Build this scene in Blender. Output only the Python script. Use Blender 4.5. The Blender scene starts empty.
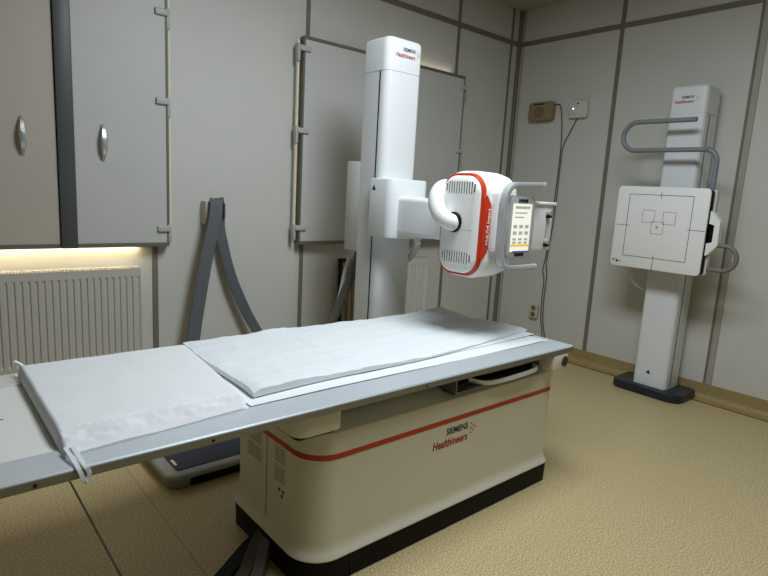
import bpy, bmesh, math, random
from mathutils import Vector, Matrix
random.seed(7)
PI = math.pi
C = bpy.context.scene.collection

# ------------------------------------------------------------------ helpers
def lin(h):
    h = h.lstrip('#')
    out = []
    for i in (0, 2, 4):
        c = int(h[i:i+2], 16) / 255
        out.append(c / 12.92 if c <= 0.04045 else ((c + 0.055) / 1.055) ** 2.4)
    return (*out, 1)

def mat(name, col, rough=0.5, metal=0.0, var=0.06, scale=30, bump=0.0, bscale=200, emit=0.0, stretch=None, coat=0.0):
    m = bpy.data.materials.new(name); m.use_nodes = True
    nt = m.node_tree; N = nt.nodes; L = nt.links
    b = N['Principled BSDF']
    c = lin(col)
    tc = N.new('ShaderNodeTexCoord')
    mp = N.new('ShaderNodeMapping'); L.new(tc.outputs['Object'], mp.inputs['Vector'])
    if stretch: mp.inputs['Scale'].default_value = stretch
    n = N.new('ShaderNodeTexNoise'); n.inputs['Scale'].default_value = scale; n.inputs['Detail'].default_value = 3
    L.new(mp.outputs[0], n.inputs['Vector'])
    mx = N.new('ShaderNodeMix'); mx.data_type = 'RGBA'
    mx.inputs[6].default_value = tuple(x * (1 - var) for x in c[:3]) + (1,)
    mx.inputs[7].default_value = tuple(min(1, x * (1 + var)) for x in c[:3]) + (1,)
    L.new(n.outputs[0], mx.inputs[0]); L.new(mx.outputs[2], b.inputs['Base Color'])
    b.inputs['Roughness'].default_value = rough
    b.inputs['Metallic'].default_value = metal
    b.inputs['Coat Weight'].default_value = coat
    if emit:
        L.new(mx.outputs[2], b.inputs['Emission Color']); b.inputs['Emission Strength'].default_value = emit
    if bump:
        n2 = N.new('ShaderNodeTexNoise'); n2.inputs['Scale'].default_value = bscale; n2.inputs['Detail'].default_value = 4
        L.new(mp.outputs[0], n2.inputs['Vector'])
        bp = N.new('ShaderNodeBump'); bp.inputs['Strength'].default_value = bump; bp.inputs['Distance'].default_value = 0.01
        L.new(n2.outputs[0], bp.inputs['Height']); L.new(bp.outputs[0], b.inputs['Normal'])
    return m

def floor_mat():
    m = bpy.data.materials.new('speckled_vinyl'); m.use_nodes = True
    nt = m.node_tree; N = nt.nodes; L = nt.links; b = N['Principled BSDF']
    tc = N.new('ShaderNodeTexCoord')
    n = N.new('ShaderNodeTexNoise'); n.inputs['Scale'].default_value = 160; n.inputs['Detail'].default_value = 5; n.inputs['Roughness'].default_value = 0.7
    L.new(tc.outputs['Object'], n.inputs['Vector'])
    r = N.new('ShaderNodeValToRGB')
    e = r.color_ramp.elements
    e[0].position = 0.36; e[0].color = lin('#8a764c')
    e[1].position = 0.64; e[1].color = lin('#e6dab4')
    x = r.color_ramp.elements.new(0.5); x.color = lin('#bfac7c')
    L.new(n.outputs[0], r.inputs[0])
    v = N.new('ShaderNodeTexVoronoi'); v.inputs['Scale'].default_value = 150
    L.new(tc.outputs['Object'], v.inputs['Vector'])
    r2 = N.new('ShaderNodeValToRGB'); r2.color_ramp.elements[0].color = (0.82, 0.80, 0.76, 1); r2.color_ramp.elements[1].color = (1, 1, 1, 1)
    r2.color_ramp.elements[0].position = 0.1; r2.color_ramp.elements[1].position = 0.35
    L.new(v.outputs['Distance'], r2.inputs[0])
    mu = N.new('ShaderNodeMix'); mu.data_type = 'RGBA'; mu.blend_type = 'MULTIPLY'; mu.inputs[0].default_value = 1
    L.new(r.outputs[0], mu.inputs[6]); L.new(r2.outputs[0], mu.inputs[7])
    # welded seams between the sheets of vinyl
    sep = N.new('ShaderNodeSeparateXYZ'); L.new(tc.outputs['Object'], sep.inputs[0])
    def seam(x0, w, amount, prev):
        s = N.new('ShaderNodeMath'); s.operation = 'SUBTRACT'; L.new(sep.outputs[0], s.inputs[0]); s.inputs[1].default_value = x0
        a = N.new('ShaderNodeMath'); a.operation = 'ABSOLUTE'; L.new(s.outputs[0], a.inputs[0])
        lt = N.new('ShaderNodeMath'); lt.operation = 'LESS_THAN'; L.new(a.outputs[0], lt.inputs[0]); lt.inputs[1].default_value = w
        mm = N.new('ShaderNodeMath'); mm.operation = 'MULTIPLY'; L.new(lt.outputs[0], mm.inputs[0]); mm.inputs[1].default_value = amount
        q = N.new('ShaderNodeMix'); q.data_type = 'RGBA'; L.new(mm.outputs[0], q.inputs[0]); L.new(prev, q.inputs[6]); q.inputs[7].default_value = lin('#1d160c')
        return q.outputs[2]
    o = seam(0.503, 0.0045, 1.0, mu.outputs[2])
    o = seam(0.745, 0.004, 0.25, o)
    L.new(o, b.inputs['Base Color'])
    b.inputs['Roughness'].default_value = 0.42
    bp = N.new('ShaderNodeBump'); bp.inputs['Strength'].default_value = 0.03; bp.inputs['Distance'].default_value = 0.002
    L.new(n.outputs[0], bp.inputs['Height']); L.new(bp.outputs[0], b.inputs['Normal'])
    return m

OFF = {}
def link(o): C.objects.link(o); return o
def meta(o, label=None, cat=None, group=None, kind=None):
    if label: o['label'] = label
    if cat: o['category'] = cat
    if group: o['group'] = group
    if kind: o['kind'] = kind
    return o
def thing(name, label, cat, loc, group=None):
    o = bpy.data.objects.new(name, None); link(o); o.location = loc; o.empty_display_size = 0.1
    OFF[o] = Vector(loc)
    return meta(o, label, cat, group)
def obj(name, bm, m, parent=None, smooth=True, angle=35, label=None):
    """link one mesh; bm is in world coordinates and is shifted into the parent's frame"""
    bmesh.ops.recalc_face_normals(bm, faces=bm.faces)
    me = bpy.data.meshes.new(name)
    off = OFF.get(parent, Vector((0, 0, 0))) if parent else Vector((0, 0, 0))
    o = bpy.data.objects.new(name, me)
    if parent:
        bmesh.ops.translate(bm, verts=bm.verts, vec=-off)
        o.parent = parent; OFF[o] = off
    else:
        xs = [v.co for v in bm.verts]
        loc = Vector(((min(c.x for c in xs) + max(c.x for c in xs)) / 2, (min(c.y for c in xs) + max(c.y for c in xs)) / 2, min(c.z for c in xs)))
        bmesh.ops.translate(bm, verts=bm.verts, vec=-loc); o.location = loc; OFF[o] = loc
    bm.to_mesh(me); bm.free()
    me.materials.append(m)
    if smooth:
        for p in me.polygons: p.use_smooth = True
        me.set_sharp_from_angle(angle=math.radians(angle))
    link(o)
    if label: o['label'] = label
    return o
def struct(name, bm, m, label, cat, smooth=False, origin0=False):
    o = obj(name, bm, m, None, smooth)
    if origin0:
        l = o.location.copy(); o.data.transform(Matrix.Translation(l)); o.location = (0, 0, 0)
    return meta(o, label, cat, None, 'structure')
def B(): return bmesh.new()
def box(bm, x0, x1, y0, y1, z0, z1, bev=0.0, seg=3, rot=None):
    r = bmesh.ops.create_cube(bm, size=1)
    vs = r['verts']
    for v in vs:
        v.co = Vector((x0 + (v.co.x + .5) * (x1 - x0), y0 + (v.co.y + .5) * (y1 - y0), z0 + (v.co.z + .5) * (z1 - z0)))
    if bev:
        es = list({e for v in vs for e in v.link_edges})
        rr = bmesh.ops.bevel(bm, geom=es, offset=bev, segments=seg, affect='EDGES', profile=0.5, clamp_overlap=True)
        vs = list({v for f in rr['faces'] for v in f.verts} | {v for v in vs if v.is_valid})
    if rot:
        bmesh.ops.rotate(bm, verts=vs, cent=rot[0], matrix=rot[1])
    return vs
def rrect(w0, w1, h0, h1, r, seg=6):
    """rounded rectangle outline, counter clockwise; r one radius or four (++, -+, --, +-)"""
    if not isinstance(r, (tuple, list)): r = (r,) * 4
    pts = []
    for (cx, cy, a, q) in ((w1 - r[0], h1 - r[0], 0, r[0]), (w0 + r[1], h1 - r[1], 90, r[1]), (w0 + r[2], h0 + r[2], 180, r[2]), (w1 - r[3], h0 + r[3], 270, r[3])):
        for i in range(seg + 1):
            t = math.radians(a + 90 * i / seg)
            pts.append((cx + q * math.cos(t), cy + q * math.sin(t)))
    return pts
def to3(axis, u, v, d):
    return Vector((d, u, v)) if axis == 'X' else Vector((u, d, v)) if axis == 'Y' else Vector((u, v, d))
def loft(bm, axis, rings, caps=(True, True)):
    """rings: list of (d, outline) with equal counts, along axis"""
    vr = [[bm.verts.new(to3(axis, u, v, d)) for u, v in pts] for d, pts in rings]
    n = len(vr[0])
    for a, b in zip(vr, vr[1:]):
        for i in range(n): bm.faces.new((a[i], a[(i + 1) % n], b[(i + 1) % n], b[i]))
    if caps[0]: bm.faces.new(vr[0])
    if caps[1]: bm.faces.new(vr[-1])
def slab(bm, axis, d0, d1, w0, w1, h0, h1, r, e=0.004, seg=6):
    """rounded slab with softened edges"""
    R = lambda s: rrect(w0 + s, w1 - s, h0 + s, h1 - s, tuple(max(q - s, 0.0005) for q in (r if isinstance(r, (tuple, list)) else (r,) * 4)), seg)
    loft(bm, axis, [(d0, R(e)), (d0 + e * .3, R(e * .3)), (d0 + e, R(0)), (d1 - e, R(0)), (d1 - e * .3, R(e * .3)), (d1, R(e))])
def catmull(pts, n=8):
    P = [Vector(p) for p in pts]; P = [P[0] * 2 - P[1]] + P + [P[-1] * 2 - P[-2]]
    out = []
    for i in range(1, len(P) - 2):
        for k in range(n):
            t = k / n
            a, b, c, d = P[i - 1], P[i], P[i + 1], P[i + 2]
            out.append(0.5 * ((2 * b) + (c - a) * t + (2 * a - 5 * b + 4 * c - d) * t * t + (3 * b - a - 3 * c + d) * t ** 3))
    out.append(P[-2]); return out
def frames(path):
    fr = []; up = None
    for i, p in enumerate(path):
        t = (path[min(i + 1, len(path) - 1)] - path[max(i - 1, 0)]).normalized()
        if up is None:
            up = Vector((0, 0, 1)) if abs(t.z) < 0.9 else Vector((1, 0, 0))
        up = (up - t * up.dot(t)).normalized()
        fr.append((p, t, up, t.cross(up)))
    return fr
def tube(bm, pts, r, seg=12, smooth=8, corr=0.0, pitch=0.012, caps=True):
    path = catmull(pts, smooth) if smooth else [Vector(p) for p in pts]
    if corr:                                   # resample finely for corrugation
        fine = []
        for a, b in zip(path, path[1:]):
            k = max(1, int((b - a).length / (pitch / 4)))
            fine += [a.lerp(b, i / k) for i in range(k)]
        path = fine + [path[-1]]
    s = 0; vr = []; prev = path[0]
    for (p, t, u, w) in frames(path):
        s += (p - prev).length; prev = p
        rr = r * (1 + corr * math.cos(2 * PI * s / pitch))
        vr.append([bm.verts.new(p + (u * math.cos(2 * PI * k / seg) + w * math.sin(2 * PI * k / seg)) * rr) for k in range(seg)])
    for a, b in zip(vr, vr[1:]):
        for i in range(seg): bm.faces.new((a[i], a[(i + 1) % seg], b[(i + 1) % seg], b[i]))
    if caps:
        for ring, c, sg in ((vr[0], path[0], -1), (vr[-1], path[-1], 1)):
            t = (path[1] - path[0]).normalized() if sg < 0 else (path[-1] - path[-2]).normalized()
            cv = bm.verts.new(c + t * sg * r * .45)
            for i in range(seg): bm.faces.new((ring[i], ring[(i + 1) % seg], cv))
def ribbon(bm, pts, wdir, w, th, smooth=8):
    """flat strap: path, width direction, width, thickness"""
    path = catmull(pts, smooth); vr = []
    for i, p in enumerate(path):
        t = (path[min(i + 1, len(path) - 1)] - path[max(i - 1, 0)]).normalized()
        wd = Vector(wdir); wd = (wd - t * wd.dot(t)).normalized(); n = t.cross(wd)
        k = 0.45
        vr.append([bm.verts.new(p + wd * a * w / 2 + n * b * th / 2) for a, b in ((-1, -k), (-.9, -1), (.9, -1), (1, -k), (1, k), (.9, 1), (-.9, 1), (-1, k))])
    for a, b in zip(vr, vr[1:]):
        for i in range(8): bm.faces.new((a[i], a[(i + 1) % 8], b[(i + 1) % 8], b[i]))
    bm.faces.new(vr[0]); bm.faces.new(vr[-1])
def cyl(bm, axis, cu, cv, d0, d1, r, seg=24, e=0.0):
    circ = lambda q: [(cu + q * math.cos(2 * PI * i / seg), cv + q * math.sin(2 * PI * i / seg)) for i in range(seg)]
    if e: loft(bm, axis, [(d0, circ(r - e)), (d0 + e, circ(r)), (d1 - e, circ(r)), (d1, circ(r - e))])
    else: loft(bm, axis, [(d0, circ(r)), (d1, circ(r))])
def text(name, s, origin, xd, yd, w, h, m, parent, shear=0.0, bold=0.0):
    """lettering fitted into a w x h box whose lower left corner is origin"""
    cu = bpy.data.curves.new(name, 'FONT'); cu.body = s; cu.extrude = 0.0; cu.offset = bold; cu.shear = shear; cu.resolution_u = 3
    t = bpy.data.objects.new(name, cu); link(t)
    me = bpy.data.meshes.new_from_object(t.evaluated_get(bpy.context.evaluated_depsgraph_get()))
    bpy.data.objects.remove(t)
    bm = B(); bm.from_mesh(me); bpy.data.meshes.remove(me)
    xs = [v.co.x for v in bm.verts]; ys = [v.co.y for v in bm.verts]
    x0, x1, y0, y1 = min(xs), max(xs), min(ys), max(ys)
    O = Vector(origin); X = Vector(xd).normalized(); Y = Vector(yd).normalized()
    for v in bm.verts:
        v.co = O + X * ((v.co.x - x0) / (x1 - x0) * w) + Y * ((v.co.y - y0) / (y1 - y0) * h)
    ex = bmesh.ops.extrude_face_region(bm, geom=bm.faces[:])
    bmesh.ops.translate(bm, verts=[g for g in ex['geom'] if isinstance(g, bmesh.types.BMVert)], vec=X.cross(Y) * 0.0008)
    return obj(name, bm, m, parent, smooth=False)
def dots_mark(bm, O, X, Y, s):
    """the small chevron of dots beside the lettering"""
    N_ = Vector(X).cross(Vector(Y))
    for i, (a, b) in enumerate(((0, 1), (.35, .72), (.7, .45), (.35, .2), (0, -.05), (.0, .5), (.36, .98), (.75, .8))):
        if i > 5: continue
        c = Vector(O) + Vector(X) * a * s + Vector(Y) * b * s
        r = s * .095
        vs = [bm.verts.new(c + Vector(X) * r * math.cos(k * PI / 4) + Vector(Y) * r * math.sin(k * PI / 4) + N_ * 0.0006) for k in range(8)]
        bm.faces.new(vs)
def logo(O, X, Y, w, parent, dark, red, orange):
    """two-line lettering, right-aligned, with a chevron of dots; w = width of lower line, O = lower left"""
    O, X, Y = Vector(O), Vector(X), Vector(Y)
    text('maker_lettering', 'SIEMENS', O + X * w * .36 + Y * w * .245, X, Y, w * .64, w * .135, dark, parent, bold=0.012)
    text('brand_lettering', 'Healthineers', O, X, Y, w, w * .17, red, parent, shear=0.12, bold=0.012)
    bm = B(); dots_mark(bm, O + X * w * 1.10 + Y * w * .13, X, Y, w * .2)
    obj('dot_emblem', bm, orange, parent, smooth=False)

# ------------------------------------------------------------------ materials
M = dict(
    wall=mat('wall_panel', '#cecdc7', 0.55, var=0.03, scale=3),
    wall_dim=mat('wall_low_bounce', '#6f6a5e', 0.6, var=0.03, scale=3),  # unseen walls, darkened to cut bounced fill light
    ceil=mat('ceiling_paint', '#b0a795', 0.8, var=0.02, scale=4),
    strip=mat('joint_strip', '#77746a', 0.5, var=0.08, scale=20),
    strip_light=mat('corner_profile', '#a6a295', 0.45, var=0.06, scale=20),
    cove=mat('coved_vinyl', '#a08a5a', 0.5, var=0.35, scale=90),
    shutter=mat('shutter_laminate', '#c4c4c1', 0.5, var=0.03, scale=4),
    shutter_b=mat('shutter_laminate_warm', '#bdb5a8', 0.5, var=0.03, scale=4),
    mullion=mat('dark_mullion', '#4d5152', 0.45, var=0.06, scale=15),
    edge=mat('shutter_edging', '#6d6a62', 0.5, var=0.08, scale=20),
    leak=mat('hinge_leak_glow', '#d6cdb4', 0.35, var=0.08, scale=25, emit=0.12),  # pale rod; its faint emission stands in for daylight leaking at the hinge
    hinge=mat('grey_hinge_plastic', '#b4b5b2', 0.45, var=0.04),
    alu=mat('brushed_aluminium', '#d2d9e1', 0.36, metal=0.4, var=0.10, scale=60, stretch=(0.6, 14, 14), bump=0.02, bscale=120),
    alu_dark=mat('anodised_aluminium', '#8d8b80', 0.42, metal=0.6, var=0.08, scale=40),
    chrome_glint=mat('steel_white_reflection', '#eef0f2', 0.3, metal=0.3, var=0.03),  # near-white base colour stands in for the ceiling's reflection
    steel=mat('dull_steel', '#7f8080', 0.4, metal=0.7, var=0.08),
    satin=mat('satin_handle', '#c9cac8', 0.3, metal=0.6, var=0.05),
    cream=mat('cream_enamel', '#ddd8c6', 0.42, var=0.02, scale=5, coat=0.1),
    white=mat('white_enamel', '#e4e7e9', 0.35, var=0.015, scale=6, coat=0.1),
    white2=mat('white_cover', '#f0f0ee', 0.38, var=0.015, scale=6),
    greyw=mat('light_grey_enamel', '#cfcfc8', 0.42, var=0.02, scale=6),
    red=mat('orange_red_trim', '#c8371b', 0.4, var=0.05),
    redline=mat('red_stripe', '#b8301a', 0.42, var=0.05),
    black=mat('black_plastic', '#0b0c0e', 0.5, var=0.2),
    navy=mat('navy_base_paint', '#20242c', 0.38, var=0.15),
    slotgrey=mat('slot_grey', '#a39d8c', 0.5, var=0.1),
    gap=mat('dark_gap', '#0c0c0c', 0.7, var=0.2),
    darkmech=mat('dark_mechanism', '#1b1b1a', 0.6, var=0.2),
    grip=mat('grey_grip_rubber', '#7d8288', 0.5, var=0.05),
    gripd=mat('dark_grip_rubber', '#77766f', 0.5, var=0.05),
    gripm=mat('grey_grip_metal', '#b8bcbf', 0.3, metal=0.2, var=0.05),
    panelgrey=mat('grey_console_plastic', '#b9bcbc', 0.42, var=0.04),
    screen=mat('lit_screen', '#f4f2e6', 0.3, var=0.02, emit=0.55),
    screen_y=mat('screen_yellow', '#f0c92e', 0.3, var=0.02, emit=0.4),
    screen_g=mat('screen_grey', '#b8b8ae', 0.3, var=0.05, emit=0.3),
    screen_b=mat('screen_blue', '#3f5f9a', 0.3, var=0.05, emit=0.2),
    ink=mat('dark_ink', '#24261f', 0.6, var=0.1),
    inkred=mat('crimson_ink', '#b0182c', 0.6, var=0.1),
    inkor=mat('maroon_ink', '#8a2a20', 0.6, var=0.1),
    inkwhite=mat('white_ink', '#f4efe8', 0.6, var=0.02),
    teal=mat('dark_teal_ink', '#1d3a3a', 0.6, var=0.1),
    top=mat('table_laminate', '#dedfdc', 0.4, var=0.02, scale=8),
    cotton=mat('white_cotton', '#e3e5e8', 0.9, var=0.03, scale=60, bump=0.12, bscale=160),
    paper=mat('white_paper_sheet', '#dde3e7', 0.85, var=0.015, scale=12, bump=0.10, bscale=26),
    paper2=mat('white_under_sheet', '#e4e9ec', 0.85, var=0.015, scale=12, bump=0.08, bscale=40),
    rad=mat('radiator_enamel', '#c6c3ba', 0.42, var=0.02, scale=6),
    strap=mat('slate_webbing', '#5f6368', 0.75, var=0.12, scale=40, bump=0.2, bscale=90),
    hose=mat('grey_hose', '#565651', 0.6, var=0.1),
    hosew=mat('white_hose', '#e6e7e6', 0.45, var=0.02),
    sock=mat('ivory_socket', '#c4bfad', 0.4, var=0.03),
    beige=mat('aged_beige_plastic', '#8b7d5c', 0.5, var=0.06, scale=20),
    cable=mat('black_cable', '#2c2a26', 0.6, var=0.1),
    wood=mat('pale_board', '#a5967c', 0.6, var=0.12, scale=15, stretch=(12, 12, 1)),
    navytop=mat('navy_rubber_mat', '#252b3d', 0.55, var=0.1, scale=60),
    scale_body=mat('silver_grey_body', '#a0a29e', 0.4, metal=0.25, var=0.06),
    yellow=mat('warning_yellow', '#c8a52c', 0.5, var=0.05),
    floor=floor_mat(),
)
M['black'].node_tree.nodes['Principled BSDF'].inputs['Specular IOR Level'].default_value = 0.15

# ------------------------------------------------------------------ the room
XR, YB, ZC = 4.48, 3.465, 3.09
XL, YF = -1.3, -1.4
T = 0.12
bm = B(); box(bm, XL - T, XR + T, YF - T, YB + T, -0.1, 0); struct('floor', bm, M['floor'], 'speckled beige vinyl floor', 'floor', origin0=True)
bm = B(); box(bm, XL - T, XR + T, YF - T, YB + T, ZC, ZC + .1); struct('ceiling', bm, M['ceil'], 'plain pale ceiling', 'ceiling')
bm = B(); box(bm, XL - T, XR + T, YB, YB + T, 0, ZC); struct('wall_back', bm, M['wall'], 'back wall of off-white panels behind the column and shutters', 'wall')
bm = B(); box(bm, XR, XR + T, YF, YB, 0, ZC); struct('wall_right', bm, M['wall'], 'right wall of off-white panels behind the wall stand', 'wall')
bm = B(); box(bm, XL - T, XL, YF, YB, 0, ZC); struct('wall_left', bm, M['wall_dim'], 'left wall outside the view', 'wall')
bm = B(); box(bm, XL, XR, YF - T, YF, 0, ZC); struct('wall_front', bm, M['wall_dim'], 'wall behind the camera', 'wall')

# coved skirting: the vinyl sweeps up the wall
def cove_profile(h=0.115, d=0.105):
    pts = [(0.0, h), (0.006, h)]
    for i in range(9):
        a = math.radians(90 * i / 8)
        pts.append((0.006 + 0.04 * (1 - math.cos(a)), 0.045 * (1 - math.sin(a)) + 0.003))
    pts += [(d, 0.003), (d, 0.0), (0, 0)]
    return pts
bm = B()
a = [bm.verts.new((XR - p[0], YF, p[1])) for p in cove_profile()]; b = [bm.verts.new((XR - p[0], YB, p[1])) for p in cove_profile()]
for i in range(len(a)): bm.faces.new((a[i], a[(i + 1) % len(a)], b[(i + 1) % len(a)], b[i]))
bm.faces.new(a); bm.faces.new(b)
struct('baseboard_right', bm, M['cove'], 'beige coved vinyl skirting along the right wall', 'skirting', smooth=True)
bm = B(); box(bm, XR - 0.109, XR - 0.104, YF, YB, 0.0, 0.0035)
struct('trim_1', bm, M['gap'], 'dark welded seam on the floor along the right wall', 'floor seam')
bm = B()
a = [bm.verts.new((XL, YB - p[0], p[1])) for p in cove_profile()]; b = [bm.verts.new((XR - .05, YB - p[0], p[1])) for p in cove_profile()]
for i in range(len(a)): bm.faces.new((a[i], a[(i + 1) % len(a)], b[(i + 1) % len(a)], b[i]))
bm.faces.new(a); bm.faces.new(b)
struct('baseboard_back', bm, M['cove'], 'beige coved vinyl skirting along the back wall', 'skirting', smooth=True)

k = 2
def strip_back(x, w, z0, z1, lab):
    global k
    bm = B(); box(bm, x - w / 2, x + w / 2, YB - .006, YB, z0, z1, 0.002, 1)
    struct('trim_%d' % k, bm, M['strip'], lab, 'wall strip'); k += 1
def strip_right(y, w, z0, z1, lab, m='strip', d=.006):
    global k
    bm = B(); box(bm, XR - d, XR, y - w / 2, y + w / 2, z0, z1, 0.002, 1)
    struct('trim_%d' % k, bm, M[m], lab, 'wall strip'); k += 1
strip_back(1.145, .034, .115, ZC, 'grey joint strip on the back wall between left shutter and the strap')
strip_back(2.178, .032, .115, ZC, 'grey joint strip on the back wall at the left edge of the centre shutter')
strip_back(3.655, .034, .115, ZC, 'grey joint strip on the back wall behind the tube head')
strip_back(4.362, .03, .115, ZC, 'grey joint strip on the back wall next to the corner')
strip_right(2.462, .036, .115, ZC, 'grey joint strip on the right wall left of the wall stand')
strip_right(1.478, .016, .115, ZC, 'thin dark joint strip on the right wall right of the wall stand')
strip_right(1.447, .040, .115, ZC, 'pale metal strip beside the thin dark joint strip right of the wall stand', 'strip_light', .009)
bm = B(); box(bm, XL, XR, YB - .008, YB, 2.778, 2.82, .002, 1); struct('trim_%d' % k, bm, M['strip'], 'horizontal grey strip high on the back wall', 'wall strip'); k += 1
bm = B(); box(bm, XR - .008, XR, YF, YB, 2.775, 2.815, .002, 1); struct('trim_%d' % k, bm, M['strip'], 'horizontal grey strip high on the right wall', 'wall strip'); k += 1
bm = B(); box(bm, XR - .032, XR, YB - .032, YB, .115, ZC, .006, 2); struct('trim_%d' % k, bm, M['strip'], 'grey profile in the corner of the two walls', 'corner strip'); k += 1
bm = B(); box(bm, XR - .006, XR, YB - .06, YB - .044, .115, ZC, .002, 1); struct('trim_%d' % k, bm, M['strip_light'], 'pale thin strip on the right wall beside the corner', 'corner strip'); k += 1

# ------------------------------------------------------------------ shutters over the windows
SY0, SY1 = 3.392, 3.415        # leaf front and back
def bow_handle(x, z0, z1, parent, m):
    bm = B()
    n = 14; path = []
    for i in range(n + 1):
        t = i / n
        path.append(Vector((x, SY0 - .032 * math.sin(PI * t) ** .6 - .001, z1 + (z0 - z1) * t)))
    vr = []
    for i, p in enumerate(path):
        t = i / n; hw = .006 + .012 * math.sin(PI * t); th = .005
        vr.append([bm.verts.new(p + Vector((a * hw, b * th, 0))) for a, b in ((-1, 0), (-.6, -1), (.6, -1), (1, 0), (.6, 1), (-.6, 1))])
    for a, b in zip(vr, vr[1:]):
        for i in range(6): bm.faces.new((a[i], a[(i + 1) % 6], b[(i + 1) % 6], b[i]))
    bm.faces.new(vr[0]); bm.faces.new(vr[-1])
    return obj('handle', bm, m, parent, label='satin metal bow handle')
def hinge(x0, x1, z, parent, side):
    """plastic hinge clip: plate on the leaf, knuckle on the rod"""
    bm = B(); box(bm, x0, x1, SY0 - .016, SY0 + .004, z - .018, z + .018, .006, 3)
    xr = x1 if side > 0 else x0
    box(bm, xr - .010, xr + .010, SY0 - .006, SY0 + .034, z - .085, z + .028, .004, 2)
    return obj('hinge', bm, M['hinge'], parent)
def leaf(name, x0, x1, z0, z1, m, label):
    t = thing(name, label, 'shutter', ((x0 + x1) / 2, SY0, z0))
    bm = B(); box(bm, x0, x1, SY0, SY1, z0, z1, .002, 1); obj('panel', bm, m, t)
    return t
def edging(t, x0, x1, z0, z1, top=True, left=False, right=False):
    L_ = [(x0, x1, SY0 - .004, YB - .001, z0 - .022, z0 - .0005)]
    if top: L_.append((x0, x1, SY0 - .004, YB - .001, z1 + .0005, z1 + .022))
    if right: L_.append((x1 - .001, x1 + .014, SY0 - .002, SY1 + .004, z0 - .02, z1 + .02))
    if left: L_.append((x0 - .014, x0 + .001, SY0 - .002, SY1 + .004, z0 - .02, z1 + .02))
    for q in L_:
        bm = B(); box(bm, *q, .002, 1); obj('edging', bm, M['edge'], t)
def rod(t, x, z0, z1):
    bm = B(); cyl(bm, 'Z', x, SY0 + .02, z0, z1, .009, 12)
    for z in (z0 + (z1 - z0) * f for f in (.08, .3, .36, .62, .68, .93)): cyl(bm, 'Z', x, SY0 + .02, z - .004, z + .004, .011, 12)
    obj('hinge_leak_rod', bm, M['leak'], t)
# left window: two leaves and the dark mullion between them
t = leaf('window_shutter', -0.25, 0.632, 1.022, 2.72, M['shutter_b'], 'warm grey shutter leaf left of the dark vertical bar, with a bow handle')
edging(t, -.25, .632, 1.022, 2.72)
bow_handle(.481, 1.475, 1.668, t, M['satin'])
bm = B(); box(bm, .636, .712, 3.375, YB - .001, 1.0, 2.75, .003, 2)
meta(obj('shutter_bar', bm, M['mullion']), 'dark grey vertical bar between the two left shutter leaves', 'vertical bar')
t = leaf('window_shutter', .716, 1.196, 1.022, 2.72, M['shutter'], 'grey shutter leaf right of the dark vertical bar, hinged on its right edge')
edging(t, .716, 1.196, 1.022, 2.72, right=True)
bow_handle(.855, 1.475, 1.668, t, M['satin'])
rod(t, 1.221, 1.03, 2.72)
for z in (1.105, 1.832, 2.31): hinge(1.138, 1.212, z, t, 1)
# centre window shutter
t = leaf('window_shutter', 2.12, 3.69, 1.015, 2.362, M['shutter'], 'large grey shutter panel behind the white tube column')
edging(t, 2.12, 3.69, 1.015, 2.362, left=True, right=True)
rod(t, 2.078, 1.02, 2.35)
for z in (1.11, 1.77, 2.30): hinge(2.070, 2.160, z, t, -1)
for z in (1.77, 2.29): hinge(3.65, 3.72, z, t, 1)

# ------------------------------------------------------------------ radiators
def radiator(x0, x1, z0, z1, label, pitch=.0335, dp=.008, fm='rad'):
    t = thing('radiator', label, 'radiator', ((x0 + x1) / 2, 3.40, z0))
    yf = 3.365
    bm = B()
    n = int((x1 - x0 - .03) / pitch); p = (x1 - x0 - .03) / n
    # pressed steel front sheet with vertical flutes
    prof = []
    for i in range(n):
        xx = x0 + .015 + i * p
        prof += [(xx + .08 * p, yf), (xx + .62 * p, yf), (xx + .74 * p, yf + dp), (xx + .94 * p, yf + dp)]
    prof = [(x0, yf + .012), (x0 + .004, yf)] + prof + [(x1 - .004, yf), (x1, yf + .012)]
    rows = [(z0, 0), (z0 + .03, 0), (z0 + .045, 1), (z1 - .055, 1), (z1 - .04, 0), (z1, 0)]
    vr = []
    for z, fl in rows:
        vr.append([bm.verts.new((x, (y if fl else (yf if 0 < i < len(prof) - 1 else y)), z)) for i, (x, y) in enumerate(prof)])
    for a, b in zip(vr, vr[1:]):
        for i in range(len(prof) - 1): bm.faces.new((a[i], a[i + 1], b[i + 1], b[i]))
    obj('front_panel', bm, M[fm], t, angle=20)
    bm = B(); box(bm, x0, x1, yf + .016, 3.438, z0, z1 - .004, .004, 2)
    obj('body', bm, M['rad'], t)
    bm = B()
    m_ = int((x1 - x0) / .014)
    box(bm, x0, x1, yf - .001, 3.44, z1 - .003, z1 + .003)
    for i in range(m_):
        xx = x0 + (i + .25) * (x1 - x0) / m_
        box(bm, xx, xx + .006, yf + .004, 3.435, z1 + .003, z1 + .010)
    obj('top_grille', bm, M['rad'], t, smooth=False)
    bm = B()
    bm.free()
    for xx in (x0 + .1, x1 - .1):
        bm = B(); box(bm, xx - .015, xx + .015, 3.43, YB - .002, z0 + .05, z1 - .05); obj('bracket', bm, M['steel'], t)
        bm = B(); tube(bm, [(xx, 3.40, z0 + .01), (xx, 3.40, z0 * .5), (xx, 3.40, .02), (xx, 3.40, .002)], .009, 10, 0, caps=False); obj('pipe', bm, M['rad'], t)
    return t
radiator(-.45, 1.035, .345, .876, 'long cream panel radiator under the left shutters')
radiator(2.80, 3.385, .30, .855, 'cream panel radiator under the centre shutter, behind the column', .040, .015, 'greyw')

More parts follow.
